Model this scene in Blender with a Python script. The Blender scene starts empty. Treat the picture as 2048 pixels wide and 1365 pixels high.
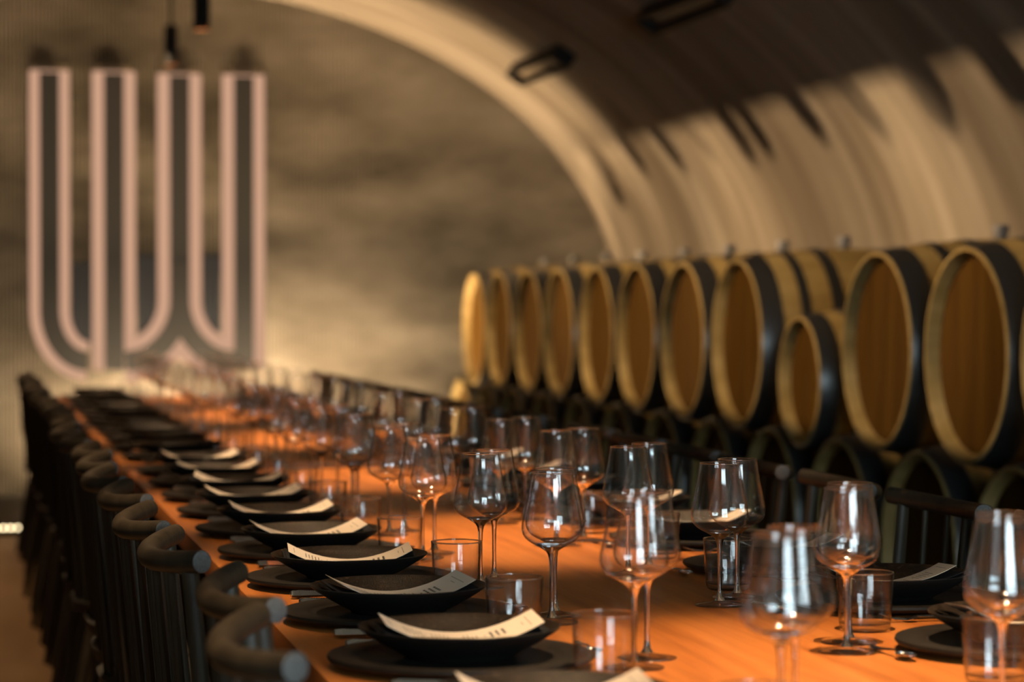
import bpy, math, random
from mathutils import Vector, Matrix, noise
random.seed(7)
PI = math.pi
scn = bpy.context.scene
col = scn.collection

# ------------------------------------------------------------------ camera, world, exposure
F_PX, XV, YH = 5100.0, -70.0, 603.0          # focal length in px of a 2048 px wide frame; vanishing point of the hall axis
YAW = math.atan((1024 - XV) / F_PX)
PITCH = math.atan((682.5 - YH) / F_PX)
cam_d = bpy.data.cameras.new('camera')
cam = bpy.data.objects.new('camera', cam_d)
col.objects.link(cam)
cam.location = (0, 0, 1.25)
cam.rotation_euler = (PI / 2 - PITCH, 0, -YAW)
cam_d.sensor_width = 36.0
cam_d.lens = 36.0 * F_PX / 2048
cam_d.clip_end = 100
cam_d.dof.use_dof = True
cam_d.dof.focus_distance = 4.25
cam_d.dof.aperture_fstop = 3.5
scn.camera = cam

world = bpy.data.worlds.new('world')
scn.world = world
world.use_nodes = True
world.node_tree.nodes['Background'].inputs[0].default_value = (0.9, 0.8, 0.7, 1)
world.node_tree.nodes['Background'].inputs[1].default_value = 0.0

vs = scn.view_settings
vs.view_transform = 'Standard'
vs.look = 'None'
vs.exposure = 0.0
vs.gamma = 1.0
scn.cycles.transparent_max_bounces = 96
scn.cycles.sample_clamp_indirect = 20
scn.cycles.max_bounces = 10
scn.cycles.transmission_bounces = 8
scn.cycles.glossy_bounces = 5
scn.cycles.diffuse_bounces = 3
scn.cycles.caustics_reflective = False
scn.cycles.caustics_refractive = False

# light levels
P_PENDANT = 165.0       # W, downlights over the table
P_WASH = 900.0          # W, each cove lamp aimed across the hall at the right flank of the vault
P_UPLIGHT = 280.0       # W, linear uplight at the foot of the end wall
P_AISLE = 300.0         # W, downlights over the left row of chairs
P_GRAZER = 125.0         # W, its second row of lamps, tipped towards the wall
WINDOW_RADIANCE = 17.0   # daylight in the glazed front of the hall behind the camera
LENS_RADIANCE = 7000.0  # glowing lens of each pendant
SIGN_GLOW = 0.62
WASH_Y, WASH_MUL = (6.5, 9.2, 12.0, 14.8), (0.62, 1.0, 1.35, 1.35)
WASH_TOP, WASH_LOW = 0.172, 0.65     # slopes of the beam's upper and lower cut-off
WARM = (1.0, 0.66, 0.36)
WASH = (1.0, 0.70, 0.40)
DAY = (0.72, 0.92, 1.0)

# hall: half-ellipse vault over straight side walls
Y_END, Y_FRONT = 16.62, -2.6
VX, VZ, VA, VB = 1.18, 1.15, 3.11, 2.15

# ------------------------------------------------------------------ materials
def mat(name):
    m = bpy.data.materials.new(name)
    m.use_nodes = True
    nt = m.node_tree
    return m, nt, nt.nodes['Principled BSDF'], nt.nodes['Material Output']

def N(nt, kind, **kw):
    n = nt.nodes.new(kind)
    for k, v in kw.items():
        if k in n.inputs: n.inputs[k].default_value = v
        else: setattr(n, k, v)
    return n

def coords(nt, scale, kind='Object'):
    tc = N(nt, 'ShaderNodeTexCoord')
    mp = N(nt, 'ShaderNodeMapping')
    mp.inputs['Scale'].default_value = scale
    nt.links.new(tc.outputs[kind], mp.inputs['Vector'])
    return mp.outputs['Vector']

def ramp(nt, fac, stops):
    r = N(nt, 'ShaderNodeValToRGB')
    el = r.color_ramp.elements
    while len(el) < len(stops): el.new(0.5)
    for e, (p, c) in zip(el, stops):
        e.position = p
        e.color = (*c, 1)
    nt.links.new(fac, r.inputs['Fac'])
    return r.outputs['Color']

def noisy(name, scale, stops, rough=0.7, detail=4.0, nscale=1.0, bump=0.0, bump_scale=None, spec=0.5, metallic=0.0, ns_rough=0.55):
    m, nt, b, out = mat(name)
    v = coords(nt, scale)
    nz = N(nt, 'ShaderNodeTexNoise', Scale=nscale, Detail=detail, Roughness=ns_rough)
    nt.links.new(v, nz.inputs['Vector'])
    nt.links.new(ramp(nt, nz.outputs['Fac'], stops), b.inputs['Base Color'])
    b.inputs['Roughness'].default_value = rough
    b.inputs['Specular IOR Level'].default_value = spec
    b.inputs['Metallic'].default_value = metallic
    if bump:
        v2 = coords(nt, bump_scale or scale)
        n2 = N(nt, 'ShaderNodeTexNoise', Scale=1.0, Detail=3.0)
        nt.links.new(v2, n2.inputs['Vector'])
        bp = N(nt, 'ShaderNodeBump', Strength=bump, Distance=0.01)
        nt.links.new(n2.outputs['Fac'], bp.inputs['Height'])
        nt.links.new(bp.outputs['Normal'], b.inputs['Normal'])
    return m

def plain(name, c, rough=0.5, metallic=0.0, spec=0.5):
    m, nt, b, out = mat(name)
    b.inputs['Base Color'].default_value = (*c, 1)
    b.inputs['Roughness'].default_value = rough
    b.inputs['Metallic'].default_value = metallic
    b.inputs['Specular IOR Level'].default_value = spec
    return m

def emit(name, c, s):
    m, nt, b, out = mat(name)
    nt.nodes.remove(b)
    e = N(nt, 'ShaderNodeEmission', Strength=s)
    e.inputs['Color'].default_value = (*c, 1)
    nt.links.new(e.outputs[0], out.inputs['Surface'])
    return m

def thin_glass(name, edge=7.0):
    """a blown wall of about a millimetre: it lets light straight through and mirrors by Schlick's law"""
    m, nt, b, out = mat(name)
    nt.nodes.remove(b)
    lw = N(nt, 'ShaderNodeLayerWeight', Blend=0.5)
    pw = N(nt, 'ShaderNodeMath', operation='POWER'); pw.inputs[1].default_value = 4.5
    ma = N(nt, 'ShaderNodeMath', operation='MULTIPLY_ADD'); ma.inputs[1].default_value = 0.9; ma.inputs[2].default_value = 0.052
    nt.links.new(lw.outputs['Facing'], pw.inputs[0])
    nt.links.new(pw.outputs[0], ma.inputs[0])
    p3 = N(nt, 'ShaderNodeMath', operation='POWER'); p3.inputs[1].default_value = edge
    nt.links.new(lw.outputs['Facing'], p3.inputs[0])
    cr = ramp(nt, p3.outputs[0], [(0.0, (0.995, 0.995, 0.995)), (1.0, (0.35, 0.37, 0.38))])
    tr = N(nt, 'ShaderNodeBsdfTransparent')
    nt.links.new(cr, tr.inputs['Color'])
    g1 = N(nt, 'ShaderNodeBsdfGlossy', Roughness=0.045)
    g2 = N(nt, 'ShaderNodeBsdfGlossy', Roughness=0.13)         # rougher lobe added so lamp highlights spread a little
    gl = N(nt, 'ShaderNodeMixShader'); gl.inputs[0].default_value = 0.18
    nt.links.new(g1.outputs[0], gl.inputs[1]); nt.links.new(g2.outputs[0], gl.inputs[2])
    mx = N(nt, 'ShaderNodeMixShader')
    nt.links.new(ma.outputs[0], mx.inputs[0])
    nt.links.new(tr.outputs[0], mx.inputs[1])
    nt.links.new(gl.outputs[0], mx.inputs[2])
    nt.links.new(mx.outputs[0], out.inputs['Surface'])
    return m

M = {}
M['vault'] = noisy('ribbed_concrete_vault', (0.35, 3.2, 0.35), [(0.30, (0.135, 0.105, 0.074)), (0.50, (0.205, 0.168, 0.125)), (0.70, (0.30, 0.255, 0.198))], rough=0.9, spec=0.15, detail=5)
M['endwall'] = noisy('ribbed_concrete_wall', (0.55, 1, 1.5), [(0.34, (0.085, 0.07, 0.05)), (0.50, (0.215, 0.18, 0.132)), (0.66, (0.36, 0.31, 0.24))], rough=0.9, spec=0.15, detail=6, ns_rough=0.6)
M['concrete'] = noisy('concrete_wall', (0.8, 0.8, 0.8), [(0.35, (0.14, 0.12, 0.09)), (0.65, (0.22, 0.19, 0.145))], rough=0.9, spec=0.15)
M['floor'] = noisy('timber_floor', (5, 0.5, 1), [(0.3, (0.15, 0.085, 0.04)), (0.7, (0.26, 0.155, 0.075))], rough=0.5, spec=0.3)
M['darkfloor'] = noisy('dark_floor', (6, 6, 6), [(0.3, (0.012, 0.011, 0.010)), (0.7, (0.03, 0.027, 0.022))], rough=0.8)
M['table'] = noisy('orange_oiled_oak', (26, 1.3, 6), [(0.28, (0.30, 0.088, 0.016)), (0.50, (0.45, 0.148, 0.031)), (0.75, (0.55, 0.205, 0.050))], rough=0.42, spec=0.32, detail=6, bump=0.05, bump_scale=(120, 4, 20))
M['blackwood'] = noisy('black_stained_ash', (30, 30, 4), [(0.3, (0.020, 0.015, 0.009)), (0.7, (0.042, 0.032, 0.020))], rough=0.5, spec=0.3, bump=0.08, bump_scale=(160, 160, 12))
M['endgrain'] = noisy('stained_end_grain', (300, 300, 300), [(0.3, (0.06, 0.06, 0.058)), (0.7, (0.11, 0.11, 0.108))], rough=0.6, spec=0.3)
M['chairseat'] = noisy('black_woven_seat', (60, 60, 60), [(0.3, (0.010, 0.010, 0.009)), (0.7, (0.020, 0.018, 0.016))], rough=0.7)
M['charger'] = noisy('matte_black_stoneware', (30, 30, 30), [(0.3, (0.007, 0.0055, 0.004)), (0.7, (0.013, 0.010, 0.007))], rough=0.55, spec=0.3)
M['bowl'] = noisy('bronze_speckled_stoneware', (160, 160, 160), [(0.35, (0.006, 0.0035, 0.002)), (0.55, (0.014, 0.0085, 0.0045)), (0.7, (0.05, 0.03, 0.018))], rough=0.42, spec=0.30, bump=0.25, bump_scale=(650, 650, 650))
M['bowlout'] = plain('black_stoneware_glaze', (0.012, 0.011, 0.010), rough=0.38)
M['napkin'] = noisy('black_linen', (90, 90, 90), [(0.3, (0.008, 0.009, 0.011)), (0.7, (0.017, 0.018, 0.021))], rough=0.85, spec=0.2)
M['paper'] = plain('cream_paper', (0.80, 0.70, 0.58), rough=0.75, spec=0.2)
M['ink'] = plain('black_ink', (0.04, 0.035, 0.03), rough=0.8)
M['steel'] = plain('polished_steel', (0.72, 0.71, 0.70), rough=0.14, metallic=1.0)
M['glass'] = thin_glass('clear_thin_glass')
M['tumbler'] = thin_glass('clear_tumbler_glass', 3.5)
mg, nt, b, out = mat('clear_solid_glass')
b.inputs['Base Color'].default_value = (1, 1, 1, 1); b.inputs['Roughness'].default_value = 0.08
b.inputs['Transmission Weight'].default_value = 1.0; b.inputs['IOR'].default_value = 1.48
M['solidglass'] = mg
M['oak'] = noisy('barrel_oak', (1.5, 9, 9), [(0.25, (0.15, 0.098, 0.030)), (0.5, (0.235, 0.162, 0.060)), (0.75, (0.31, 0.225, 0.098))], rough=0.7, spec=0.1, detail=5)
M['head'] = noisy('barrel_head_oak', (3, 11, 0.9), [(0.28, (0.030, 0.0125, 0.0010)), (0.5, (0.046, 0.021, 0.0022)), (0.75, (0.064, 0.032, 0.0035))], rough=0.75, spec=0.06, detail=4)
M['hoop'] = plain('black_hoop_steel', (0.018, 0.018, 0.019), rough=0.34, metallic=0.0, spec=0.8)
M['bung'] = plain('grey_silicone', (0.15, 0.145, 0.14), rough=0.6)
M['black'] = plain('black_powder_coat', (0.008, 0.007, 0.006), rough=0.7, spec=0.2)
M['copper'] = plain('copper_reflector', (0.85, 0.50, 0.30), rough=0.3, metallic=1.0)
M['trough'] = plain('bronze_trough', (0.13, 0.095, 0.055), rough=0.6)
M['lamp'] = emit('warm_lamp', (1.0, 0.66, 0.36), LENS_RADIANCE)
M['led'] = emit('warm_led', (1.0, 0.78, 0.45), 7.0)
M['glow'] = emit('sign_glow', (1.0, 0.57, 0.37), SIGN_GLOW)
M['signbar'] = plain('sign_black_bronze', (0.0105, 0.0090, 0.0066), rough=0.7)
M['navy'] = plain('blue_black_patch', (0.010, 0.011, 0.014), rough=0.6)
M['day'] = emit('daylight_pane', DAY, WINDOW_RADIANCE)
M['frame'] = plain('black_window_frame', (0.015, 0.015, 0.015), rough=0.5)

# ------------------------------------------------------------------ mesh helpers
def mesh(name, V, Fs, smooth=None):
    me = bpy.data.meshes.new(name)
    me.from_pydata([tuple(v) for v in V], [], Fs)
    me.update()
    if smooth is not None:
        me.shade_smooth()
        if smooth < 180: me.set_sharp_from_angle(angle=math.radians(smooth))
    return me

def lathe_data(prof, seg=32, axis='Z'):
    """prof: list of (r, h); closed by caps where r == 0"""
    V, Fs, rings = [], [], []
    for r, h in prof:
        if r < 1e-6:
            rings.append([len(V)]); V.append((0, 0, h))
        else:
            ids = []
            for i in range(seg):
                a = 2 * PI * i / seg
                ids.append(len(V)); V.append((r * math.cos(a), r * math.sin(a), h))
            rings.append(ids)
    for A, B in zip(rings, rings[1:]):
        for i in range(seg):
            j = (i + 1) % seg
            if len(A) == 1 and len(B) == 1: continue
            if len(A) == 1: Fs.append((A[0], B[j], B[i]))
            elif len(B) == 1: Fs.append((A[i], A[j], B[0]))
            else: Fs.append((A[i], A[j], B[j], B[i]))
    if axis == 'X': V = [(h, x, y) for x, y, h in V]
    return V, Fs

def lathe(name, prof, seg=32, axis='Z', smooth=40):
    V, Fs = lathe_data(prof, seg, axis)
    return mesh(name, V, Fs, smooth)

def box_data(x0, x1, y0, y1, z0, z1):
    V = [(x0, y0, z0), (x1, y0, z0), (x1, y1, z0), (x0, y1, z0), (x0, y0, z1), (x1, y0, z1), (x1, y1, z1), (x0, y1, z1)]
    return V, [(0, 3, 2, 1), (4, 5, 6, 7), (0, 1, 5, 4), (1, 2, 6, 5), (2, 3, 7, 6), (3, 0, 4, 7)]

def box(name, *a):
    return mesh(name, *box_data(*a))

def rbox(name, x0, x1, y0, y1, z0, z1, c):
    """box whose long edges are chamfered by c"""
    me = box(name, x0, x1, y0, y1, z0, z1)
    import bmesh
    bm = bmesh.new(); bm.from_mesh(me)
    bmesh.ops.bevel(bm, geom=bm.edges[:], offset=c, segments=2, affect='EDGES', profile=0.6)
    bm.to_mesh(me); bm.free()
    me.shade_smooth(); me.set_sharp_from_angle(angle=math.radians(40))
    return me

def tube(name, pts, rad, seg=10, caps=True, smooth=40, flat=1.0):
    """swept tube through pts; rad a number or list; flat squashes the second cross axis"""
    pts = [Vector(p) for p in pts]
    if not isinstance(rad, (list, tuple)): rad = [rad] * len(pts)
    V, Fs = [], []
    up = Vector((0, 0, 1))
    t0 = (pts[1] - pts[0]).normalized()
    if abs(t0.z) > 0.8: up = Vector((0, 1, 0))
    for i, p in enumerate(pts):
        t = (pts[min(i + 1, len(pts) - 1)] - pts[max(i - 1, 0)]).normalized()
        a = up.cross(t).normalized(); bb = t.cross(a)
        for k in range(seg):
            an = 2 * PI * k / seg
            V.append(p + a * (rad[i] * math.cos(an)) + bb * (rad[i] * flat * math.sin(an)))
    for i in range(len(pts) - 1):
        for k in range(seg):
            j = (k + 1) % seg
            Fs.append((i * seg + k, i * seg + j, (i + 1) * seg + j, (i + 1) * seg + k))
    if caps:
        Fs.append(tuple(range(seg - 1, -1, -1)))
        Fs.append(tuple((len(pts) - 1) * seg + k for k in range(seg)))
    return mesh(name, V, Fs, smooth)

def join_data(parts):
    V, Fs = [], []
    for v, f in parts:
        o = len(V); V += list(v); Fs += [tuple(i + o for i in q) for q in f]
    return V, Fs

def obj(name, me, m=None, parent=None, loc=None, rot=None):
    o = bpy.data.objects.new(name, me)
    col.objects.link(o)
    if m is not None and me is not None and not me.materials: me.materials.append(m if not isinstance(m, str) else M[m])
    if parent is not None: o.parent = parent
    if loc is not None: o.location = loc
    if rot is not None: o.rotation_euler = rot
    return o

def tag(o, label, cat, group=None):
    o['label'] = label; o['category'] = cat
    if group: o['group'] = group
    return o

def thing(name, label, cat, loc=(0, 0, 0), rot=(0, 0, 0), group=None):
    return tag(obj(name, None, None, None, loc, rot), label, cat, group)

def struct(name, me, m, parent=None):
    o = obj(name, me, m, parent)
    if parent is None: o['kind'] = 'structure'
    return o

def spot(name, parent, power, color, size, blend, radius, loc=(0, 0, 0), rot=(0, 0, 0)):
    l = bpy.data.lights.new(name, 'SPOT')
    l.energy = power; l.color = color; l.spot_size = size; l.spot_blend = blend; l.shadow_soft_size = radius
    o = bpy.data.objects.new(name, l); col.objects.link(o)
    o.parent = parent; o.location = loc; o.rotation_euler = rot
    return o

ORD = ['nearest', 'second nearest', 'third nearest', 'fourth nearest', 'fifth nearest', 'sixth nearest', 'seventh nearest', 'eighth nearest', 'ninth nearest', 'tenth nearest',
       'eleventh nearest', 'twelfth nearest', 'thirteenth nearest', 'fourteenth nearest', 'fifteenth nearest', 'sixteenth nearest', 'seventeenth nearest', 'eighteenth nearest',
       'nineteenth nearest', 'twentieth nearest', 'twenty-first nearest', 'twenty-second nearest', 'twenty-third nearest', 'twenty-fourth nearest']

# ------------------------------------------------------------------ the hall
def vault_pt(a, y, off=0.0):
    """a: angle from the right springing; off: inward"""
    return (VX + (VA - off) * math.cos(a), y, VZ + (VB - off) * math.sin(a))

def build_hall():
    # vault, fine ribs running round the arch (25 mm pitch); plain behind the camera
    seg = 56
    rows = []
    y = Y_FRONT
    while y < 5.0: rows.append((y, 0.0)); y += 0.5
    k = 0; pitch = 0.0255
    while y < Y_END:
        rows.append((y, (0.0, 0.0, 0.007, 0.007)[k % 4])); k += 1; y += pitch / 4
    rows.append((Y_END, 0.0))
    V, Fs = [], []
    for y, off in rows:
        for i in range(seg + 1): V.append(vault_pt(PI * i / seg, y, off))
    n = seg + 1
    for r in range(len(rows) - 1):
        for i in range(seg): Fs.append((r * n + i, r * n + i + 1, (r + 1) * n + i + 1, (r + 1) * n + i))
    struct('ceiling', mesh('ceiling', V, Fs, 60), 'vault')
    struct('wall_right', box('wall_right', VX + VA - 0.005, VX + VA + 0.2, Y_FRONT, Y_END, 0, VZ), 'concrete')
    struct('wall_left', box('wall_left', VX - VA - 0.2, VX - VA + 0.005, Y_FRONT, Y_END, 0, VZ), 'concrete')
    # end wall with upright flutes
    V, Fs = [], []
    x = VX - VA; k = 0; pitch = 0.0250
    cols_ = []
    while x < VX + VA:
        d = (0.0, 0.010, 0.022, 0.022, 0.010)[k % 5]
        t = max(0.0, 1 - ((x - VX) / VA) ** 2)
        zt = VZ + VB * math.sqrt(t)
        cols_.append((x, Y_END - d, zt)); x += pitch / 5; k += 1
    cols_.append((VX + VA, Y_END, VZ))
    for (x, y, zt) in cols_: V += [(x, y, 0.0), (x, y, zt)]
    for i in range(len(cols_) - 1): Fs.append((2 * i, 2 * i + 2, 2 * i + 3, 2 * i + 1))
    struct('wall_back', mesh('wall_back', V, Fs, 30), 'endwall')
    struct('floor', box('floor', VX - VA - 0.2, VX + VA + 0.2, Y_FRONT, 13.92, -0.1, 0), 'floor')
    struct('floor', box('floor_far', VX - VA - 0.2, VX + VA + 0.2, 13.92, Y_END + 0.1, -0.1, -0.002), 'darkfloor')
    # glazed front of the hall, behind the camera: solid spandrel with five tall lights of glass
    x0, x1, zt = 0.25, 2.85, 2.86
    V, Fs = [], []
    segs = 40
    pts = [(VX + VA * math.cos(PI * i / segs), VZ + VB * math.sin(PI * i / segs)) for i in range(segs + 1)]
    parts = [box_data(VX - VA, x0, Y_FRONT - 0.15, Y_FRONT, 0, VZ), box_data(x1, VX + VA, Y_FRONT - 0.15, Y_FRONT, 0, VZ)]
    V = []; Fs = []
    for i in range(segs):
        (ax, az), (bx, bz) = pts[i], pts[i + 1]
        lo_a = zt if x0 < ax < x1 else VZ
        lo_b = zt if x0 < bx < x1 else VZ
        if (lo_a == zt) != (lo_b == zt):
            ex = x1 if ax > x1 or bx > x1 else x0
            ez = az + (bz - az) * (ex - ax) / (bx - ax)
            for (cx, cz), (dx, dz), lo in (((ax, az), (ex, ez), lo_a), ((ex, ez), (bx, bz), lo_b)):
                o = len(V); V += [(cx, Y_FRONT, lo), (dx, Y_FRONT, lo), (dx, Y_FRONT, dz), (cx, Y_FRONT, cz)]; Fs.append((o, o + 1, o + 2, o + 3))
        else:
            o = len(V); V += [(ax, Y_FRONT, lo_a), (bx, Y_FRONT, lo_b), (bx, Y_FRONT, bz), (ax, Y_FRONT, az)]; Fs.append((o, o + 1, o + 2, o + 3))
    parts.append((V, Fs))
    struct('wall_front', mesh('wall_front', *join_data(parts)), 'concrete')
    nwin = 4
    w = (x1 - x0) / nwin
    for i in range(nwin):
        a, b_ = x0 + i * w, x0 + (i + 1) * w
        f = 0.05
        fr = join_data([box_data(a, a + f, Y_FRONT - 0.08, Y_FRONT + 0.02, 0, zt), box_data(b_ - f, b_, Y_FRONT - 0.08, Y_FRONT + 0.02, 0, zt),
                        box_data(a + f, b_ - f, Y_FRONT - 0.08, Y_FRONT + 0.02, zt - f, zt), box_data(a + f, b_ - f, Y_FRONT - 0.08, Y_FRONT + 0.02, 0, 0.12),
                        box_data(a + f, b_ - f, Y_FRONT - 0.08, Y_FRONT + 0.02, 0.98, 1.05)])
        wn = struct('window_%d' % (i + 1), mesh('window_frame', *fr), 'frame')
        obj('pane', box('pane', a + f, b_ - f, Y_FRONT - 0.05, Y_FRONT - 0.04, 0.12, 0.98), 'day', wn)
        obj('pane', box('pane', a + f, b_ - f, Y_FRONT - 0.05, Y_FRONT - 0.04, 1.05, zt - f), 'day', wn)
build_hall()

# ------------------------------------------------------------------ lighting fixtures
def build_pendants():
    z0, x = 2.64, 1.19
    ys = [15.1, 13.12, 11.15, 9.20, 7.22, 5.25, 3.26]
    body = lathe('body', [(0.0406, 0.05), (0.0406, 0.0), (0.042, 0.004), (0.042, 0.225), (0.036, 0.232), (0.0, 0.232)], 28)
    ring = lathe('reflector', [(0.0405, 0.0), (0.0395, 0.002), (0.036, 0.165), (0.0, 0.168)], 28)
    lens = lathe('lens', [(0.0, 0.158), (0.030, 0.158), (0.030, 0.161), (0, 0.161)], 20)
    where = ['second from the end wall', 'hanging closest to the end wall']
    for i, y in enumerate(ys):
        lab = ('black cylinder pendant lamp hanging closest to the ribbed end wall' if i == 0 else
               'black cylinder pendant lamp over the table, second from the end wall' if i == 1 else
               'black cylinder pendant lamp over the table, number %s from the end wall' % ('three', 'four', 'five', 'six', 'seven')[i - 2])
        t = thing('pendant_lamp', lab, 'pendant lamp', (x, y, z0), group='pendant lamps over the table')
        obj('body', body, 'black', t)
        obj('reflector', ring, 'copper', t)
        obj('lens', lens, 'lamp', t)
        zc = VZ + VB * math.sqrt(1 - ((x - VX) / VA) ** 2) - z0
        obj('rod', tube('rod', [(0, 0, 0.23), (0, 0, zc - 0.02)], 0.008, 8), 'black', t)
        obj('ceiling_cup', lathe('ceiling_cup', [(0.0, zc - 0.03), (0.05, zc - 0.03), (0.05, zc), (0, zc)], 20), 'black', t)
        spot('downlight', t, P_PENDANT, WARM, math.radians(42), 0.6, 0.036, (0, 0, -0.01))
build_pendants()

def build_troughs():
    """long dark slot fixtures on both flanks of the vault; those on the left hold the spots that wash the right flank"""
    L, W, D = 1.27, 0.125, 0.085
    t_ = 0.016
    frame = join_data([box_data(-W / 2, -W / 2 + t_, -L / 2, L / 2, -D, 0), box_data(W / 2 - t_, W / 2, -L / 2, L / 2, -D, 0),
                       box_data(-W / 2 + t_, W / 2 - t_, -L / 2, -L / 2 + t_, -D, 0), box_data(-W / 2 + t_, W / 2 - t_, L / 2 - t_, L / 2, -D, 0)])
    fr = mesh('slot_frame', *frame)
    bk = box('slot_back', -W / 2 + t_, W / 2 - t_, -L / 2 + t_, L / 2 - t_, -0.03, 0)
    def place(ang, y, label, group):
        p = vault_pt(ang, y, 0.01)
        nx, nz = math.cos(ang) / VA, math.sin(ang) / VB
        rot = math.atan2(nx, nz)
        t = thing('slot_fixture', label, 'ceiling fixture', p, (0, rot, 0), group)
        obj('slot_frame', fr, 'black', t); obj('slot_back', bk, 'trough', t)
        return t
    aR = math.acos((3.36 - VX) / VA)
    place(aR, 14.75, 'dark slot fixture on the vault nearest the bright arch edge', 'slot fixtures on the vault')
    place(aR, 11.65, 'larger dark slot fixture on the vault at the top edge', 'slot fixtures on the vault')
build_troughs()

def build_cove():
    """slot-lit cove on the left flank: lamps behind two lips throw a sheet of light across the hall onto the right flank and the upper barrels"""
    lx, lz, dx = -0.30, 2.95, 0.25
    y0, y1 = 4.8, 16.45
    t = thing('cove_light', 'long black cove light along the left flank of the vault', 'cove light', (lx, y0, lz))
    L = y1 - y0
    zt = VZ + VB * math.sqrt(1 - ((lx + dx - VX) / VA) ** 2) - lz
    zb = VZ + VB * math.sqrt(1 - ((lx - 0.12 - VX) / VA) ** 2) - lz
    top, low = -dx * WASH_TOP, -dx * WASH_LOW
    obj('upper_lip', box('upper_lip', dx, dx + 0.012, 0, L, top, zt), 'black', t)
    obj('lower_lip', box('lower_lip', dx, dx + 0.012, 0, L, low - 0.10, low), 'black', t)
    obj('floor_board', box('floor_board', -0.12, dx, 0, L, low - 0.11, low - 0.09), 'black', t)
    obj('back_board', box('back_board', -0.132, -0.12, 0, L, low - 0.11, zb), 'black', t)
    # rounded tabs added at the upper lip to cast finger shadows on the vault
    for yc, drop, w in [(a, b_, c * 1.2) for a, b_, c in ((14.853, 0.0600, 0.011), (14.8044, 0.0520, 0.012), (14.760, 0.0530, 0.011), (14.7246, 0.0517, 0.010), (12.045, 0.0545, 0.011), (12.0265, 0.0535, 0.010), (11.979, 0.0523, 0.012),
                        (11.936, 0.0540, 0.012), (9.249, 0.0551, 0.017), (9.205, 0.0535, 0.012), (9.16, 0.054, 0.014), (14.89, 0.050, 0.012), (6.56, 0.055, 0.014), (6.50, 0.053, 0.012))]:
        V = []
        pts = [(-w / 2, top + 0.05), (-w / 2, -drop + w / 2)] + [(-w / 2 * math.cos(PI * q / 8), -drop + w / 2 - w / 2 * math.sin(PI * q / 8)) for q in range(1, 8)] + [(w / 2, -drop + w / 2), (w / 2, top + 0.05)]
        n = len(pts)
        for xx in (dx - 0.005, dx - 0.001): V += [(xx, p, q) for p, q in pts]
        Fs = [tuple(range(n - 1, -1, -1)), tuple(range(n, 2 * n))] + [(i, (i + 1) % n, (i + 1) % n + n, i + n) for i in range(n)]
        obj('shadow_tab', mesh('shadow_tab', V, Fs), 'black', t, (0, yc - y0, 0))
    head = lathe('lamp_head', [(0.020, -0.012), (0.024, -0.012), (0.026, 0.03), (0.012, 0.05), (0, 0.05)], 18)
    for i, y in enumerate(WASH_Y):
        obj('lamp_head', head, 'black', t, (-0.012, y - y0, 0), (0, -PI / 2, 0))
        spot('beam', t, P_WASH * WASH_MUL[i], WASH, math.radians(54), 0.5, 0.0030, (0.006, y - y0, 0), (0, -math.radians(72), 0))
build_cove()

def build_aisle_lights():
    body = lathe('body', [(0.030, 0.0), (0.036, 0.0), (0.036, 0.10), (0, 0.10)], 20)
    lens = lathe('lens', [(0, 0.012), (0.030, 0.012), (0.030, 0.016), (0, 0.016)], 16)
    for i, y in enumerate((2.75, 4.45, 6.15, 7.85, 9.55, 11.25, 12.95)):
        x = 0.06
        z = VZ + VB * math.sqrt(1 - ((x - VX) / VA) ** 2) - 0.10
        t = thing('aisle_downlight', 'small black downlight over the left row of chairs, %s to the camera' % ORD[i], 'downlight', (x, y, z), group='downlights over the left chairs')
        obj('body', body, 'black', t); obj('lens', lens, 'led', t)
        spot('downlight', t, P_AISLE * (1.0 if i < 3 else 0.55), WARM, math.radians(42), 0.8, 0.03, (0, 0, -0.004))
build_aisle_lights()

def build_uplight():
    x0, x1, y = 0.75, 2.45, Y_END - 0.75
    t = thing('linear_uplight', 'long low floor uplight between table end and ribbed wall', 'uplight', ((x0 + x1) / 2, y, 0))
    h = (x1 - x0) / 2
    obj('housing', join_mesh('housing', [box_data(-h, h, -0.05, -0.03, 0, 0.14), box_data(-h, h, 0.03, 0.05, 0, 0.14), box_data(-h, h, -0.03, 0.03, 0, 0.05),
                                         box_data(-h - 0.02, -h, -0.05, 0.05, 0, 0.14), box_data(h, h + 0.02, -0.05, 0.05, 0, 0.14)]), 'black', t)
    l = bpy.data.lights.new('uplight_strip', 'AREA'); l.shape = 'RECTANGLE'; l.size = x1 - x0; l.size_y = 0.02
    l.energy = P_UPLIGHT; l.color = WASH; l.spread = PI
    o = bpy.data.objects.new('uplight_strip', l); col.objects.link(o); o.parent = t; o.location = (0, 0, 0.055); o.rotation_euler = (PI, 0, 0)
    l2 = l.copy(); l2.color = (1.0, 0.75, 0.48); l2.energy = P_GRAZER; l2.spread = PI; l2.size = 2.1
    o = bpy.data.objects.new('wall_wash_strip', l2); col.objects.link(o); o.parent = t; o.location = (0.2, 0.02, 0.15); o.rotation_euler = (PI - math.radians(55), 0, 0)
def join_mesh(name, parts, smooth=None): return mesh(name, *join_data(parts), smooth=smooth)
build_uplight()

def build_floor_leds():
    y = 13.90
    t = thing('floor_light_strip', 'row of small warm lights along the floor edge at far left', 'floor light', (-0.1, y, 0))
    obj('channel', box('channel', -1.2, 0.52, -0.03, 0.03, 0, 0.03), 'black', t)
    dot = lathe('led', [(0.0, 0.044), (0.008, 0.041), (0.012, 0.034), (0.012, 0.028), (0, 0.028)], 10)
    x = -0.5
    k = 0
    while x < 0.48:
        if k not in (24,):
            obj('led', dot, 'led', t, (x, 0, 0))
        x += 0.038; k += 1
build_floor_leds()

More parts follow.
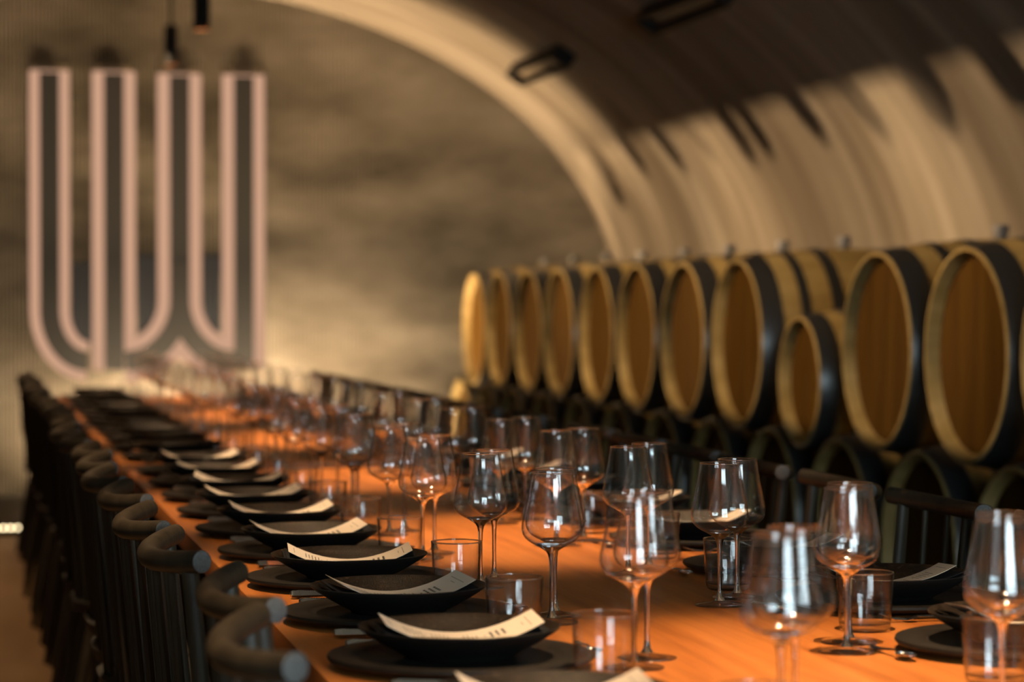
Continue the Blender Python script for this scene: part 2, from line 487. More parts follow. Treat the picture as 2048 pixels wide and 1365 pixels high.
# ------------------------------------------------------------------ glowing emblem on the end wall
def build_sign():
    S = 0.003183
    def P(px, py): return ((px + 70) * S, 1.25 + (603 - py) * S)
    root = thing('wall_emblem', 'large dark emblem of upright and curved bars with glowing edges on the end wall', 'wall sign', (P(293, 742)[0], Y_END - 0.012, P(293, 742)[1]))
    ox, oz = P(293, 742)
    def strip(path, width, depth, y_front):
        """band of constant width along a px path, extruded in depth"""
        V, Fs = [], []
        n = len(path)
        for i, (x, y) in enumerate(path):
            xa, ya = path[max(i - 1, 0)]; xb, yb = path[min(i + 1, n - 1)]
            tx, ty = xb - xa, yb - ya; l = math.hypot(tx, ty); tx, ty = tx / l, ty / l
            for s in (-1, 1):
                X, Z = P(x - ty * s * width / 2, y + tx * s * width / 2)
                V += [(X - ox, y_front, Z - oz), (X - ox, y_front + depth, Z - oz)]
        for i in range(n - 1):
            a, b_ = 4 * i, 4 * i + 4
            Fs += [(a, a + 2, b_ + 2, b_), (a + 1, b_ + 1, b_ + 3, a + 3), (a, b_, b_ + 1, a + 1), (a + 2, a + 3, b_ + 3, b_ + 2)]
        Fs += [(0, 1, 3, 2), (4 * n - 4, 4 * n - 2, 4 * n - 1, 4 * n - 3)]
        return mesh('strip', V, Fs)
    def arc(cx, cy, rx, ry, a0, a1, k=14):
        return [(cx + rx * math.cos(a0 + (a1 - a0) * i / k), cy + ry * math.sin(a0 + (a1 - a0) * i / k)) for i in range(k + 1)]
    p1 = [(97, 143), (97, 400)] + arc(172, 620, 75, 104, PI, PI / 2)
    p2 = [(225, 143), (225, 743)]
    p3 = [(357, 145), (357, 640)]
    p3l = [(357, 520)] + arc(247, 600, 110, 124, 0, PI / 2)
    p3r = [(357, 520)] + arc(467, 600, 110, 124, PI, PI / 2)
    p4 = [(487, 145), (487, 743)]
    for i, (p, gw) in enumerate(((p1, 79), (p2, 86), (p3, 88), (p3l, 88), (p3r, 88), (p4, 86))):
        q = [(p[0][0], p[0][1] - 5)] + p[1:] if i in (0, 1, 2, 5) else p
        obj('glowing_edge', strip(q, gw, 0.010, -0.012 - 0.0012 * i), 'glow', root)
    for i, p in enumerate((p1, p2, p3, p3l, p3r, p4)):
        obj('bar', strip(p, 40, 0.030, -0.052 - 0.0015 * i), 'signbar', root)
    # flat blue-black patches low in the three gaps
    for (xa, xb, ya, yb) in ((139, 181, 525, 690), (271, 311, 508, 665), (403, 441, 508, 665)):
        obj('dark_patch', strip([((xa + xb) / 2, ya), ((xa + xb) / 2, yb)], xb - xa, 0.008, -0.010), 'navy', root)
    # dim caps over the heads of the bars
    for cx in (97, 225, 357, 487):
        obj('cap', strip([(cx, 127), (cx, 138)], 76, 0.012, -0.014), 'trough', root)
build_sign()

# ------------------------------------------------------------------ barrels
BX, BP, BY0 = 3.12, 0.81, 7.67
def make_barrel_meshes(Rb, Rh, L):
    """axis X, front chime at x = 0"""
    def R(x):
        u = (x - L / 2) / (L / 2)
        return Rh + (Rb - Rh) * (1 - u * u) ** 1.0
    th, ch = 0.027, 0.045
    n = 16
    prof = [(Rh - th - 0.001, ch), (Rh - th + 0.002, ch - 0.012), (Rh - 0.012, 0.0), (Rh - 0.003, 0.0), (R(0.004), 0.004)]
    prof += [(R(L * i / n), L * i / n) for i in range(1, n)]
    prof += [(Rh - 0.004, L), (Rh - th, L), (Rh - th - 0.001, L - ch)]
    # staves: each a shallow facet with a joint line
    seg = 30 * 3
    V, Fs = lathe_data(prof, seg, 'X')
    m = {}
    V2 = []
    for i, (x, y, z) in enumerate(V):
        k = (i % seg) % 3
        r = math.hypot(y, z)
        s = (r - (0.0016 if k == 0 else 0.0)) / r
        V2.append((x, y * s, z * s))
    m['staves'] = mesh('staves', V2, Fs, 35)
    # head: boards side by side, upright, each with its own face
    m['head'] = []
    for xh, sgn in ((ch, -1), (L - ch, 1)):
        nb = 8
        rr = Rh - th
        for j in range(nb):
            a, b_ = -rr + 2 * rr * j / nb + 0.0006, -rr + 2 * rr * (j + 1) / nb - 0.0006
            k = 5
            top = [(a + (b_ - a) * q / k) for q in range(k + 1)]
            zz = [math.sqrt(max(rr * rr - t * t, 0)) for t in top]
            V = []; 
            lift = 0.0012 * ((j * 7) % 3 - 1)
            for xx in (xh + lift * 0.5, xh - sgn * 0.018):
                V += [(xx, t, z) for t, z in zip(top, zz)] + [(xx, t, -z) for t, z in zip(reversed(top), reversed(zz))]
            nn = 2 * (k + 1)
            Fs = [tuple(range(nn)), tuple(range(2 * nn - 1, nn - 1, -1))] + [(i, i + nn, (i + 1) % nn + nn, (i + 1) % nn) for i in range(nn)]
            m['head'].append((sgn, mesh('head_board', V, Fs)))
    rr = Rh - th
    m['cross'] = lathe('head', [(0, ch + 0.0185), (rr, ch + 0.0185), (rr, ch + 0.024), (0, ch + 0.024)], 48, 'X')
    m['cross2'] = lathe('head', [(0, L - ch - 0.0185), (rr, L - ch - 0.0185), (rr, L - ch - 0.024), (0, L - ch - 0.024)], 48, 'X')
    m['hoops'] = []
    for f0, f1 in ((0.006, 0.092), (0.170, 0.208), (0.300, 0.350)):
        a, b_ = f0 * L / 0.94, f1 * L / 0.94
        for x0, x1 in ((a, b_), (L - b_, L - a)):
            pr = [(R(x0) - 0.002, x0), (R(x0) + 0.0030, x0), (R((x0 + x1) / 2) + 0.0032, (x0 + x1) / 2), (R(x1) + 0.0030, x1), (R(x1) - 0.002, x1)]
            m['hoops'].append(lathe('hoop', pr, 64, 'X', 40))
    m['bung'] = lathe('bung', [(0.0, -0.02), (0.022, -0.02), (0.026, 0.016), (0.0285, 0.018), (0.030, 0.046), (0.027, 0.050), (0, 0.050)], 20)
    m['rivet'] = None
    m['L'] = L; m['Rb'] = Rb
    return m
BIG = make_barrel_meshes(0.3945, 0.347, 0.94)
SMALL = make_barrel_meshes(0.285, 0.247, 0.80)

def barrel(m, x, y, z, label, spin, group, bung=True):
    t = thing('wine_barrel', label, 'barrel', (x, y, z), (0, 0, 0), group)
    obj('staves', m['staves'], 'oak', t, rot=(spin, 0, 0))
    hd = obj('head', m['cross'], 'head', t, rot=((spin % 0.1) - 0.05, 0, 0))
    obj('head', m['cross2'], 'head', t)
    for sgn, hb in m['head']:
        if sgn < 0: obj('head_board', hb, 'head', hd)
    for h in m['hoops']: obj('hoop', h, 'hoop', t)
    if bung: obj('bung', m['bung'], 'bung', t, (m['L'] / 2, 0, m['Rb']))
    return t

def build_barrels():
    zl, zu = 0.398, 0.398 + math.sqrt((2 * 0.395) ** 2 - (BP / 2) ** 2)
    words = ['third', 'fourth', 'fifth', 'sixth', 'seventh', 'eighth', 'ninth', 'tenth', 'eleventh']
    n = 0
    for i in range(-1, 11):
        y = BY0 + BP * i
        if i == 2:
            z = zl + math.sqrt((0.395 + 0.286) ** 2 - (BP / 2) ** 2)
            barrel(SMALL, BX - 0.01, y, z, 'small oak barrel sunk low between two full-size barrels of the upper row', 0.3, 'wine barrels', bung=False)
            continue
        lab = {-1: 'oak wine barrel of the upper row cut off by the right picture edge',
               0: 'oak wine barrel of the upper row with the largest fully visible head',
               1: 'oak wine barrel of the upper row just right of the small barrel',
               3: 'oak wine barrel of the upper row just left of the small barrel',
               4: 'oak wine barrel of the upper row, second left of the small barrel'}.get(i)
        if lab is None:
            lab = 'oak wine barrel of the upper row, %s left of the small barrel' % words[i - 5] if i < 10 else 'oak wine barrel at the far left end of the upper row'
        barrel(BIG, BX + random.uniform(-0.012, 0.012), y, zu, lab, random.uniform(0, 6), 'wine barrels')
    for i in range(-2, 11):
        y = BY0 + BP * (i + 0.5)
        if i == 10: lab = 'oak barrel at the far end of the lower row, beside the end wall'
        elif i == -2: lab = 'dark oak barrel of the lower row beyond the right picture edge'
        else: lab = 'dark oak barrel in the lower row behind the chairs, %s to the camera' % ORD[i + 1]
        barrel(BIG, BX, y, zl, lab, random.uniform(0, 6), 'lower row of wine barrels', bung=False)
build_barrels()

# ------------------------------------------------------------------ tables
TX0, TX1, TZ = 0.465, 1.69, 0.75
def build_table(y0, y1, label):
    t = thing('dining_table', label, 'table', ((TX0 + TX1) / 2, (y0 + y1) / 2, 0))
    h = (y1 - y0) / 2; w = (TX1 - TX0) / 2
    obj('tabletop', rbox('tabletop', -w, w, -h, h, TZ - 0.045, TZ, 0.003), 'table', t)
    obj('apron', join_mesh('apron', [box_data(-w + 0.12, -w + 0.15, -h + 0.15, h - 0.15, TZ - 0.12, TZ - 0.045), box_data(w - 0.15, w - 0.12, -h + 0.15, h - 0.15, TZ - 0.12, TZ - 0.045)]), 'blackwood', t)
    for yy in (-h + 0.35, 0.0, h - 0.35):
        for xx in (-0.15, 0.15):
            obj('leg', box('leg', xx - 0.035, xx + 0.035, yy - 0.035, yy + 0.035, 0, TZ - 0.045), 'blackwood', t)
build_table(2.35, 7.59, 'long orange oak dining table filling the foreground')
build_table(7.88, 13.62, 'far orange oak dining table beyond the dark gap')

# ------------------------------------------------------------------ tableware meshes
def table_meshes():
    T = {}
    T['charger'] = lathe('charger', [(0, 0.004), (0.105, 0.004), (0.110, 0.0), (0.122, 0.0), (0.126, 0.004), (0.165, 0.0065), (0.180, 0.0105), (0.1832, 0.0145), (0.182, 0.0185), (0.176, 0.0200),
                                    (0.146, 0.0180), (0.141, 0.0155), (0.137, 0.0140), (0, 0.0140)], 72, smooth=50)
    # bowl: inside and outside as two parts of one thing
    T['bowl_out'] = lathe('bowl_shell', [(0, 0.003), (0.062, 0.003), (0.064, 0.0), (0.074, 0.0), (0.077, 0.004), (0.092, 0.0115), (0.112, 0.0225), (0.128, 0.0325), (0.1375, 0.0400), (0.1385, 0.0418), (0.1375, 0.0428)], 72, smooth=60)
    T['bowl_in'] = lathe('bowl_interior', [(0.1375, 0.0428), (0.1345, 0.0420), (0.122, 0.0335), (0.106, 0.0245), (0.088, 0.0165), (0.070, 0.0115), (0.04, 0.0095), (0, 0.0092)], 72, smooth=60)
    # menu card and napkin lie across the bowl, long side along X
    def zc(x, z0, k, half): return z0 + k * (abs(x) / half) ** 2.0
    L, Wd = 0.216, 0.098
    nx = 14
    V, Fs = [], []
    for s in (0.0, 0.0006):
        for i in range(nx + 1):
            x = -L / 2 + L * i / nx
            for y in (-Wd / 2, Wd / 2): V.append((x, y, zc(x, 0, 0.030, L / 2) + s + 0.06 * y))
    n2 = (nx + 1) * 2
    for i in range(nx):
        a = 2 * i
        Fs += [(a, a + 1, a + 3, a + 2), (n2 + a, n2 + a + 2, n2 + a + 3, n2 + a + 1), (a, a + 2, n2 + a + 2, n2 + a), (a + 1, n2 + a + 1, n2 + a + 3, a + 3)]
    Fs += [(0, n2, n2 + 1, 1), (2 * nx, 2 * nx + 1, n2 + 2 * nx + 1, n2 + 2 * nx)]
    T['menu'] = mesh('menu_card', V, Fs, 30)
    # print: heading of three bold lines near the far end, short paragraphs, thin rules at both ends
    V, Fs = [], []
    def stroke(x, w, y0, y1):
        o = len(V)
        for xx in (x - w / 2, x + w / 2):
            for yy in (y0, y1): V.append((xx, yy, zc(xx, 0, 0.030, L / 2) + 0.0009 + 0.06 * yy))
        Fs.append((o, o + 2, o + 3, o + 1))
    stroke(0.094, 0.0007, -0.030, 0.030); stroke(0.086, 0.0007, -0.010, 0.010)
    for k in range(3):
        x = 0.060 - 0.0085 * k
        for y0, y1 in ((-0.017, -0.012), (-0.010, -0.003), (-0.001, 0.006), (0.008, 0.016)): stroke(x, 0.0036, y0, y1)
    rnd = random.Random(3)
    for cx, nl in ((0.012, 4), (-0.030, 5), (-0.068, 5)):
        for k in range(nl):
            x = cx + 0.0056 * (nl / 2 - k); hw = rnd.uniform(0.010, 0.021)
            y = -hw
            while y < hw:
                e = min(hw, y + rnd.uniform(0.004, 0.008)); stroke(x, 0.0015, y, e); y = e + 0.0015
    for x in (0.034, -0.009, -0.049): stroke(x, 0.0022, -0.0025, 0.0025)
    stroke(-0.097, 0.0007, -0.028, 0.028)
    T['print'] = mesh('print', V, Fs)
    # folded napkin: two soft layers
    V, Fs = [], []
    L2, W2 = 0.232, 0.122
    nxx, nyy = 16, 8
    for layer, (z0, z1) in enumerate(((0.0, 0.0042), (0.0046, 0.0086))):
        lx = L2 / 2 - 0.004 * layer; ly = W2 / 2 - 0.003 * layer
        o0 = len(V)
        for z in (z0, z1):
            for i in range(nxx + 1):
                for j in range(nyy + 1):
                    u, v = 2 * i / nxx - 1, 2 * j / nyy - 1
                    x, y = lx * u, ly * v
                    edge = max(abs(u), abs(v)) ** 8
                    zz = (z0 + z1) / 2 + (z - (z0 + z1) / 2) * (1 - 0.75 * edge)
                    wv = 0.0008 * math.sin(40 * x + 3 * layer) * math.cos(55 * y)
                    V.append((x, y, zz + wv + zc(x, 0, 0.026, L2 / 2) + 0.05 * y))
        m = (nxx + 1) * (nyy + 1); w_ = nyy + 1
        for i in range(nxx):
            for j in range(nyy):
                a = o0 + i * w_ + j
                Fs.append((a, a + 1, a + w_ + 1, a + w_)); Fs.append((m + a, m + a + w_, m + a + w_ + 1, m + a + 1))
        for i in range(nxx):
            a = o0 + i * w_; Fs.append((a, a + w_, m + a + w_, m + a))
            a = o0 + i * w_ + nyy; Fs.append((a, m + a, m + a + w_, a + w_))
        for j in range(nyy):
            a = o0 + j; Fs.append((a, m + a, m + a + 1, a + 1))
            a = o0 + nxx * w_ + j; Fs.append((a, a + 1, m + a + 1, m + a))
    T['napkin'] = mesh('napkin', V, Fs, 60)
    # stemmed glass
    outer = [(0.0235, 0.1205), (0.0310, 0.1243), (0.0375, 0.1285), (0.0425, 0.1334), (0.0455, 0.1386), (0.0470, 0.1438), (0.0474, 0.1490), (0.0466, 0.1569),
             (0.0447, 0.166), (0.0424, 0.1771), (0.0398, 0.190), (0.0373, 0.2034), (0.0349, 0.2180), (0.0328, 0.2330)]
    inner = [(0.0326, 0.2338), (0.0320, 0.2338), (0.0316, 0.2330)] + [(r - 0.0012, z + 0.0003) for r, z in reversed(outer[1:-1])] + [(0.0232, 0.1222)]
    T['g_bowl'] = lathe('bowl', outer + inner, 56, smooth=60)
    T['g_stem'] = lathe('stem', [(0.0, 0.1185), (0.0075, 0.1188), (0.0150, 0.1200), (0.0232, 0.1222), (0.0236, 0.1205), (0.0160, 0.1162), (0.0095, 0.1118), (0.0064, 0.1070), (0.0048, 0.1010), (0.0040, 0.094), (0.0035, 0.080), (0.0034, 0.045), (0.0038, 0.026), (0.0052, 0.015), (0.0085, 0.0088), (0.0, 0.0085)], 28, smooth=60)
    T['g_foot'] = lathe('foot', [(0, 0.0), (0.0405, 0.0), (0.0418, 0.0012), (0.0405, 0.0024), (0.026, 0.0040), (0.014, 0.0062), (0.0085, 0.0084), (0, 0.0084)], 48, smooth=50)
    def bead(name, R, z, r, n=8, seg=56): return lathe(name, [(R + r * math.cos(2 * PI * i / n), z + r * math.sin(2 * PI * i / n)) for i in range(n + 1)], seg, smooth=180)
    T['g_rim'] = bead('rim', 0.0323, 0.2340, 0.0008)
    T['t_rim'] = bead('rim', 0.0430, 0.0880, 0.0012)
    # tumbler
    T['t_wall'] = lathe('wall', [(0.0385, 0.0065), (0.0395, 0.012), (0.0408, 0.03), (0.0440, 0.0865), (0.0434, 0.0878), (0.0422, 0.0868), (0.0390, 0.030), (0.0378, 0.0145)], 56, smooth=60)
    T['t_base'] = lathe('base', [(0, 0.0006), (0.033, 0.0), (0.0365, 0.0022), (0.0385, 0.0065), (0.0393, 0.0115), (0.037, 0.0105), (0, 0.0095)], 48, smooth=50)
    # cutlery, long axis X, handle at -X end
    def cut(prof, name):
        V, Fs = [], []
        for x, w, z, th in prof:
            V += [(x, -w, z), (x, -w * 0.5, z + th), (x, w * 0.5, z + th), (x, w, z), (x, w * 0.5, z - th * 0.55), (x, -w * 0.5, z - th * 0.55)]
        n = len(prof)
        for i in range(n - 1):
            for k in range(6):
                j = (k + 1) % 6
                Fs.append((6 * i + k, 6 * i + j, 6 * i + 6 + j, 6 * i + 6 + k))
        Fs += [tuple(range(5, -1, -1)), tuple(6 * (n - 1) + k for k in range(6))]
        return mesh(name, V, Fs, 50)
    hand = [(-0.118, 0.004, 0.0065, 0.004), (-0.116, 0.0085, 0.0065, 0.007), (-0.105, 0.0100, 0.0065, 0.0085)]
    for q in range(12): hand += [(-0.100 + 0.004 * q, 0.0098 - 0.0002 * q, 0.0065, 0.0085 - 0.0002 * q), (-0.098 + 0.004 * q, 0.0088 - 0.0002 * q, 0.0065, 0.0075 - 0.0002 * q)]
    hand += [(-0.045, 0.007, 0.0065, 0.006), (-0.025, 0.0055, 0.006, 0.0048), (-0.005, 0.0042, 0.006, 0.003)]
    T['k_handle'] = cut(hand + [(0.0, 0.0045, 0.006, 0.003)], 'handle')
    T['k_blade'] = cut([(0.0, 0.005, 0.006, 0.0022), (0.01, 0.0095, 0.005, 0.0016), (0.06, 0.0105, 0.004, 0.0014), (0.085, 0.0085, 0.0035, 0.0012), (0.103, 0.002, 0.003, 0.0008)], 'blade')
    T['f_handle'] = cut(hand + [(0.02, 0.0038, 0.008, 0.0022), (0.04, 0.005, 0.0085, 0.0018)], 'handle')
    T['f_neck'] = cut([(0.04, 0.005, 0.0085, 0.0018), (0.048, 0.0105, 0.006, 0.0016), (0.060, 0.0118, 0.0045, 0.0014)], 'neck')
    T['f_tine'] = cut([(0.060, 0.0014, 0.0045, 0.0012), (0.080, 0.0013, 0.006, 0.0011), (0.100, 0.0009, 0.013, 0.0008)], 'tine')
    T['s_handle'] = cut([(-0.065, 0.004, 0.0035, 0.002), (-0.062, 0.0062, 0.004, 0.0028), (-0.045, 0.0058, 0.004, 0.0028), (-0.015, 0.003, 0.007, 0.0022), (0.018, 0.0022, 0.010, 0.0018), (0.030, 0.003, 0.008, 0.0015)], 'handle')
    V, Fs = [], []
    ns, nr = 20, 5
    for side in (0, 1):
        for r in range(nr + 1):
            f = r / nr
            for k in range(ns):
                a = 2 * PI * k / ns
                V.append((0.050 + 0.0225 * f * math.cos(a), 0.0138 * f * math.sin(a), 0.0016 + 0.0065 * f * f + (0.0012 if side else 0.0)))
    n1 = (nr + 1) * ns
    for side in (0, 1):
        for r in range(nr):
            for k in range(ns):
                j = (k + 1) % ns; o = side * n1
                q = (o + r * ns + k, o + r * ns + j, o + (r + 1) * ns + j, o + (r + 1) * ns + k)
                Fs.append(q if side else q[::-1])
    for k in range(ns):
        j = (k + 1) % ns; Fs.append((nr * ns + k, nr * ns + j, n1 + nr * ns + j, n1 + nr * ns + k))
    T['s_bowl'] = mesh('spoon_bowl', V, Fs, 70)
    return T
T = table_meshes()

def glass(x, y, label, group, rz=0):
    t = thing('wine_glass', label, 'wine glass', (x, y, TZ + 0.0003), (0, 0, rz), group)
    obj('bowl', T['g_bowl'], 'glass', t); obj('rim', T['g_rim'], 'solidglass', t); obj('stem', T['g_stem'], 'solidglass', t); obj('foot', T['g_foot'], 'glass', t)
def tumbler(x, y, label, group):
    t = thing('water_tumbler', label, 'tumbler', (x, y, TZ + 0.0003), (0, 0, random.uniform(0, 1)), group)
    obj('wall', T['t_wall'], 'tumbler', t); obj('base', T['t_base'], 'tumbler', t); obj('rim', T['t_rim'], 'solidglass', t)
def knife(x, y, rz, label, group):
    t = thing('table_knife', label, 'knife', (x, y, TZ), (0, 0, rz), group)
    obj('handle', T['k_handle'], 'steel', t); obj('blade', T['k_blade'], 'steel', t)
def fork(x, y, rz, label, group):
    t = thing('table_fork', label, 'fork', (x, y, TZ), (0, 0, rz), group)
    obj('handle', T['f_handle'], 'steel', t); obj('neck', T['f_neck'], 'steel', t)
    for k in range(4): obj('tine', T['f_tine'], 'steel', t, (0, -0.0093 + 0.0062 * k, 0))
def teaspoon(x, y, rz, label, group):
    t = thing('teaspoon', label, 'spoon', (x, y, TZ), (0, 0, rz), group)
    obj('handle', T['s_handle'], 'steel', t); obj('spoon_bowl', T['s_bowl'], 'steel', t)

def setting(side, k, X, Y, rz, glasses, tum):
    """one cover; side 'left' or 'right'; rz 0 faces +X"""
    o = ORD[k]
    v = 'out-of-view first' if (k == 0 and side == 'left') else ORD[k - 1]      # rank among those in the picture
    w = o if side == 'left' else ORD[max(k - 1, 0)]
    g = 'along the %s side of the tables' % side
    j = random.Random(k * 2 + (side == 'left'))
    full = not (side == 'right' and k == 0)
    if full:
        jx, jy = j.uniform(-0.004, 0.004), j.uniform(-0.004, 0.004)
        tag(obj('charger_plate', T['charger'], 'charger', None, (X, Y, TZ)), 'matte black charger plate under a bowl, %s on the %s side' % (v, side), 'plate', 'charger plates ' + g)
        b = thing('bowl', 'wide dark bowl with bronze speckled inside, %s on the %s side of the table' % (w, side), 'bowl', (X + jx, Y + jy, TZ + 0.0142), (0, 0, j.uniform(0, 6)), 'bowls ' + g)
        obj('bowl_shell', T['bowl_out'], 'bowlout', b); obj('bowl_interior', T['bowl_in'], 'bowl', b)
        a = rz + j.uniform(-0.10, 0.10)
    if full and Y < 7.8:          # no cards or napkins are laid on the far table
        tag(obj('napkin', T['napkin'], 'napkin', None, (X + jx, Y + jy, TZ + 0.0262), (0, 0, a)), 'folded black napkin under the menu in the %s bowl on the %s side' % (w, side), 'napkin', 'napkins ' + g)
        mn = obj('menu_card', T['menu'], 'paper', None, (X + jx + j.uniform(-0.006, 0.006), Y + jy, TZ + 0.0372), (0, 0, a + j.uniform(-0.06, 0.06)))
        tag(mn, 'curved cream menu card with small print in the %s bowl on the %s side' % (w, side), 'menu', 'menu cards ' + g)
        obj('print', T['print'], 'ink', mn)['kind'] = 'stuff'
    if full:
        s = 1 if rz == 0 else -1
        knife(X - s * 0.012, Y - s * 0.198, rz + j.uniform(-0.05, 0.05), 'steel knife lying beside the %s charger plate on the %s side' % (v, side), 'knives ' + g)
        fork(X - s * 0.012, Y + s * 0.206, rz + j.uniform(-0.05, 0.05), 'steel fork lying beside the %s charger plate on the %s side' % (v, side), 'forks ' + g)
        if side == 'right':
            teaspoon(X - 0.203, Y - 0.005, -PI / 2 + j.uniform(0.0, 0.12), 'small steel teaspoon lying above the %s charger plate on the %s side' % (v, side), 'teaspoons ' + g)
        else:
            teaspoon(X + 0.204, Y + 0.115, -PI / 2 + j.uniform(-0.08, 0.08), 'small steel teaspoon lying above the %s charger plate on the %s side' % (v, side), 'teaspoons ' + g)
    for q, (gx, gy) in enumerate(glasses):
        glass(gx, gy, 'clear stemmed wine glass, %s one of the %s pair on the %s side' % (('front', 'rear')[q], o, side), 'wine glasses ' + g, j.uniform(0, 6))
    tumbler(tum[0], tum[1], 'clear straight water tumbler, %s on the %s side of the table' % (o, side), 'water tumblers ' + g)

LY = [2.840, 3.42, 3.935, 4.45, 4.96, 5.455, 5.945, 6.43, 6.915, 7.40] + [8.08 + 0.512 * k for k in range(11)]
LG = {0: ((0.906, 2.765), (0.953, 2.855)), 1: ((0.889, 3.352), (0.931, 3.440)), 2: ((0.889, 3.850), (0.915, 3.940)), 3: ((0.878, 4.355), (0.921, 4.445)), 4: ((0.868, 4.875), (0.908, 4.965))}
for k, y in enumerate(LY):
    r = random.Random(100 + k)
    fx, fy = 0.878 + r.uniform(-0.008, 0.008), y - 0.08 + r.uniform(-0.015, 0.015)
    g = LG.get(k, ((fx, fy), (fx + r.uniform(0.025, 0.055), fy + 0.092)))
    dx, dy = {0: (0.826, 2.600), 1: (0.822, 3.250), 2: (0.800, 3.715), 3: (0.822, 4.285)}.get(k, (0.808, y - 0.175))
    setting('left', k, 0.662, y, 0.0, g, (dx, dy))
RY = [2.85 + 0.553 * k for k in range(9)] + [8.12 + 0.553 * k for k in range(10)]
RG = {0: ((1.232, 2.90), (1.272, 2.995)), 1: ((1.225, 3.440), (1.262, 3.533)), 2: ((1.210, 4.015), (1.270, 4.112)), 3: ((1.182, 4.50), (1.248, 4.598)), 4: ((1.185, 5.09), (1.262, 5.175)), 5: ((1.175, 5.605), (1.252, 5.69))}
for k, y in enumerate(RY):
    r = random.Random(200 + k)
    fx, fy = 1.19 + r.uniform(-0.012, 0.012), y + 0.03 + r.uniform(-0.03, 0.03)
    g = RG.get(k, ((fx, fy), (fx + 0.066, fy + 0.09)))
    tum = {1: (1.335, 3.668), 2: (1.293, 4.238)}.get(k, (1.315, y + 0.27))
    setting('right', k, 1.478, y, PI, g, tum)

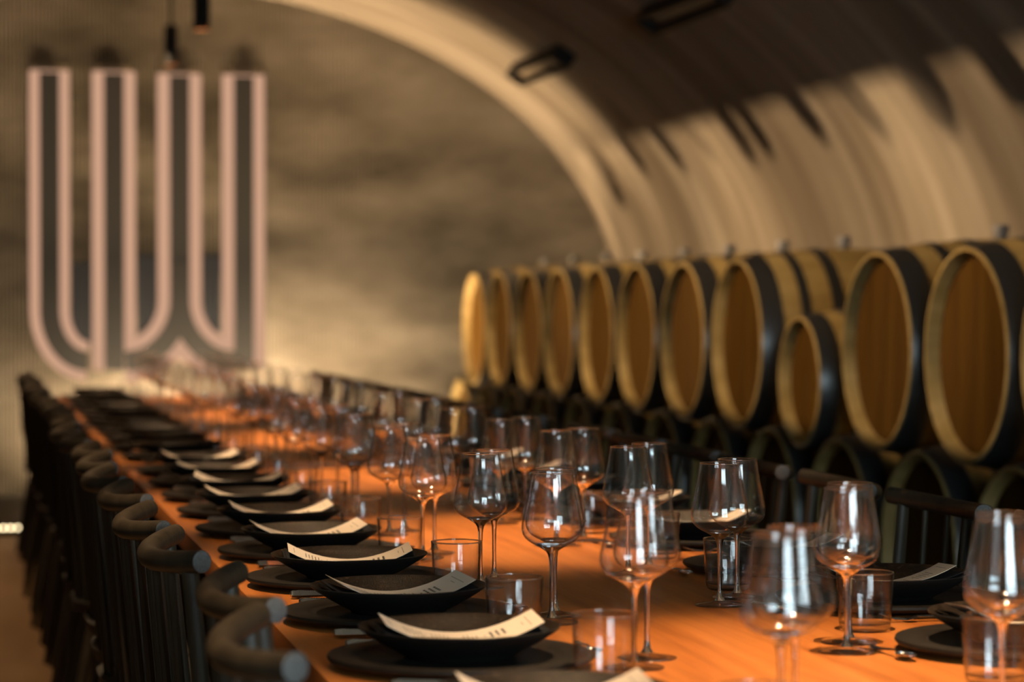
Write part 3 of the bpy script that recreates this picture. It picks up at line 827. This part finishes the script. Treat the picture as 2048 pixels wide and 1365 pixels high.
# ------------------------------------------------------------------ chairs
def chair_meshes():
    """origin on the floor under the seat centre; the sitter faces +X; crest rail at -X"""
    C = {}
    V, Fs = [], []
    # saddled seat, rounded square
    n, rings = 40, 6
    def outline(a):
        c, s = math.cos(a), math.sin(a)
        p = 3.6
        r = (abs(c) ** p + abs(s) ** p) ** (-1 / p)
        return 0.215 * r * c, 0.225 * r * s * (1 + 0.06 * c)
    for side, zz in ((0, 0.452), (1, 0.420)):
        for q in range(rings + 1):
            f = q / rings
            for k in range(n):
                x, y = outline(2 * PI * k / n)
                dish = 0.016 * (1 - f * f) if side == 0 else 0.0
                fr = f if not (side == 1 and q == rings) else 0.97
                V.append((x * fr, y * fr, zz - dish - (0.004 if (f == 1 and side == 0) else 0)))
    m = (rings + 1) * n
    for side in (0, 1):
        for q in range(rings):
            for k in range(n):
                j = (k + 1) % n; o = side * m
                f4 = (o + q * n + k, o + q * n + j, o + (q + 1) * n + j, o + (q + 1) * n + k)
                Fs.append(f4[::-1] if side == 0 else f4)
    for k in range(n):
        j = (k + 1) % n; Fs.append((rings * n + k, rings * n + j, m + rings * n + j, m + rings * n + k))
    C['seat'] = mesh('seat', V, Fs, 50)
    W, sag, zr = 0.224, 0.060, 0.868
    def rail(u):            # u -1..1
        y = W * u
        x = -0.234 + sag * (abs(u) ** 2.2)
        return Vector((x, y, zr - 0.012 * (1 - u * u) + 0.004))
    C['rail'] = tube('crest_rail', [rail(-1 + 2 * i / 22) for i in range(23)], [0.0168 if 0 < i < 22 else 0.0166 for i in range(23)], 16)
    C['caps'] = []
    for u in (-1, 1):
        p, q = rail(u), rail(u * 0.97)
        t_ = (p - q).normalized()
        C['caps'].append(tube('end_cap', [p - t_ * 0.001, p + t_ * 0.0008, p + t_ * 0.0012], [0.0160, 0.0160, 0.0150], 20))
    def base(u): return Vector((-0.195 + 0.05 * u * u, 0.185 * u, 0.440))
    C['spindles'] = []
    for u in (-0.62, -0.31, 0.0, 0.31, 0.62):
        a, b_ = base(u), rail(u * 1.0)
        C['spindles'].append(tube('spindle', [a, a.lerp(b_, 0.5), b_], [0.0068, 0.0072, 0.0062], 8))
    C['posts'] = []
    for u in (-1, 1):
        a, b_ = base(u * 0.97), rail(u * 0.87)
        C['posts'].append(tube('back_post', [a, a.lerp(b_, 0.5), b_], [0.0125, 0.0135, 0.0125], 10, flat=0.72))
    C['legs'] = []
    for sx in (-1, 1):
        for sy in (-1, 1):
            a = Vector((0.155 * sx, 0.160 * sy, 0.430)); b_ = Vector((0.215 * sx - (0.02 if sx < 0 else 0), 0.215 * sy, 0.0))
            C['legs'].append(tube('leg', [b_, b_.lerp(a, 0.4), b_.lerp(a, 0.75), a], [0.0105, 0.0155, 0.0165, 0.0135], 10))
    C['str'] = [tube('stretcher', [(-0.195, s * 0.197, 0.19), (0, s * 0.197, 0.19), (0.185, s * 0.197, 0.19)], [0.007, 0.010, 0.007], 8) for s in (-1, 1)] + \
               [tube('stretcher', [(0, -0.197, 0.19), (0, 0, 0.19), (0, 0.197, 0.19)], [0.007, 0.010, 0.007], 8)]
    return C
C = chair_meshes()

def chair(x, y, rz, label, group):
    t = thing('dining_chair', label, 'chair', (x, y, 0), (0, 0, rz), group)
    obj('seat', C['seat'], 'chairseat', t); cr = obj('crest_rail', C['rail'], 'blackwood', t)
    for s in C['caps']: obj('end_cap', s, 'endgrain', cr)
    for s in C['spindles']: obj('spindle', s, 'blackwood', t)
    for s in C['posts']: obj('back_post', s, 'blackwood', t)
    for s in C['legs']: obj('leg', s, 'blackwood', t)
    for s in C['str']: obj('stretcher', s, 'blackwood', t)

# left row: rail tips at x = origin - 0.174
LC = {0: (0.512, 2.830), 1: (0.545, 3.330), 2: (0.508, 3.930), 3: (0.498, 4.450), 4: (0.503, 5.055)}
for k, y in enumerate(LY):
    r = random.Random(300 + k)
    x, yy = LC.get(k, (0.505 + r.uniform(-0.02, 0.02), y + (0.09 if 4 < k < 9 else 0.0) + r.uniform(-0.004, 0.004)))
    if k == 9: yy = y + 0.09
    chair(x, yy, r.uniform(-0.03, 0.03), 'black spindle-back chair with round crest rail, %s on the left side' % ORD[k], 'chairs along the left side of the tables')
for k, y in enumerate(RY):
    r = random.Random(400 + k)
    if k < 2: continue
    chair(1.60 + r.uniform(-0.015, 0.02), y - 0.03 + r.uniform(-0.012, 0.012), PI + r.uniform(-0.03, 0.03), 'black spindle-back chair with round crest rail, %s on the right side' % ORD[k - 2], 'chairs along the right side of the tables')
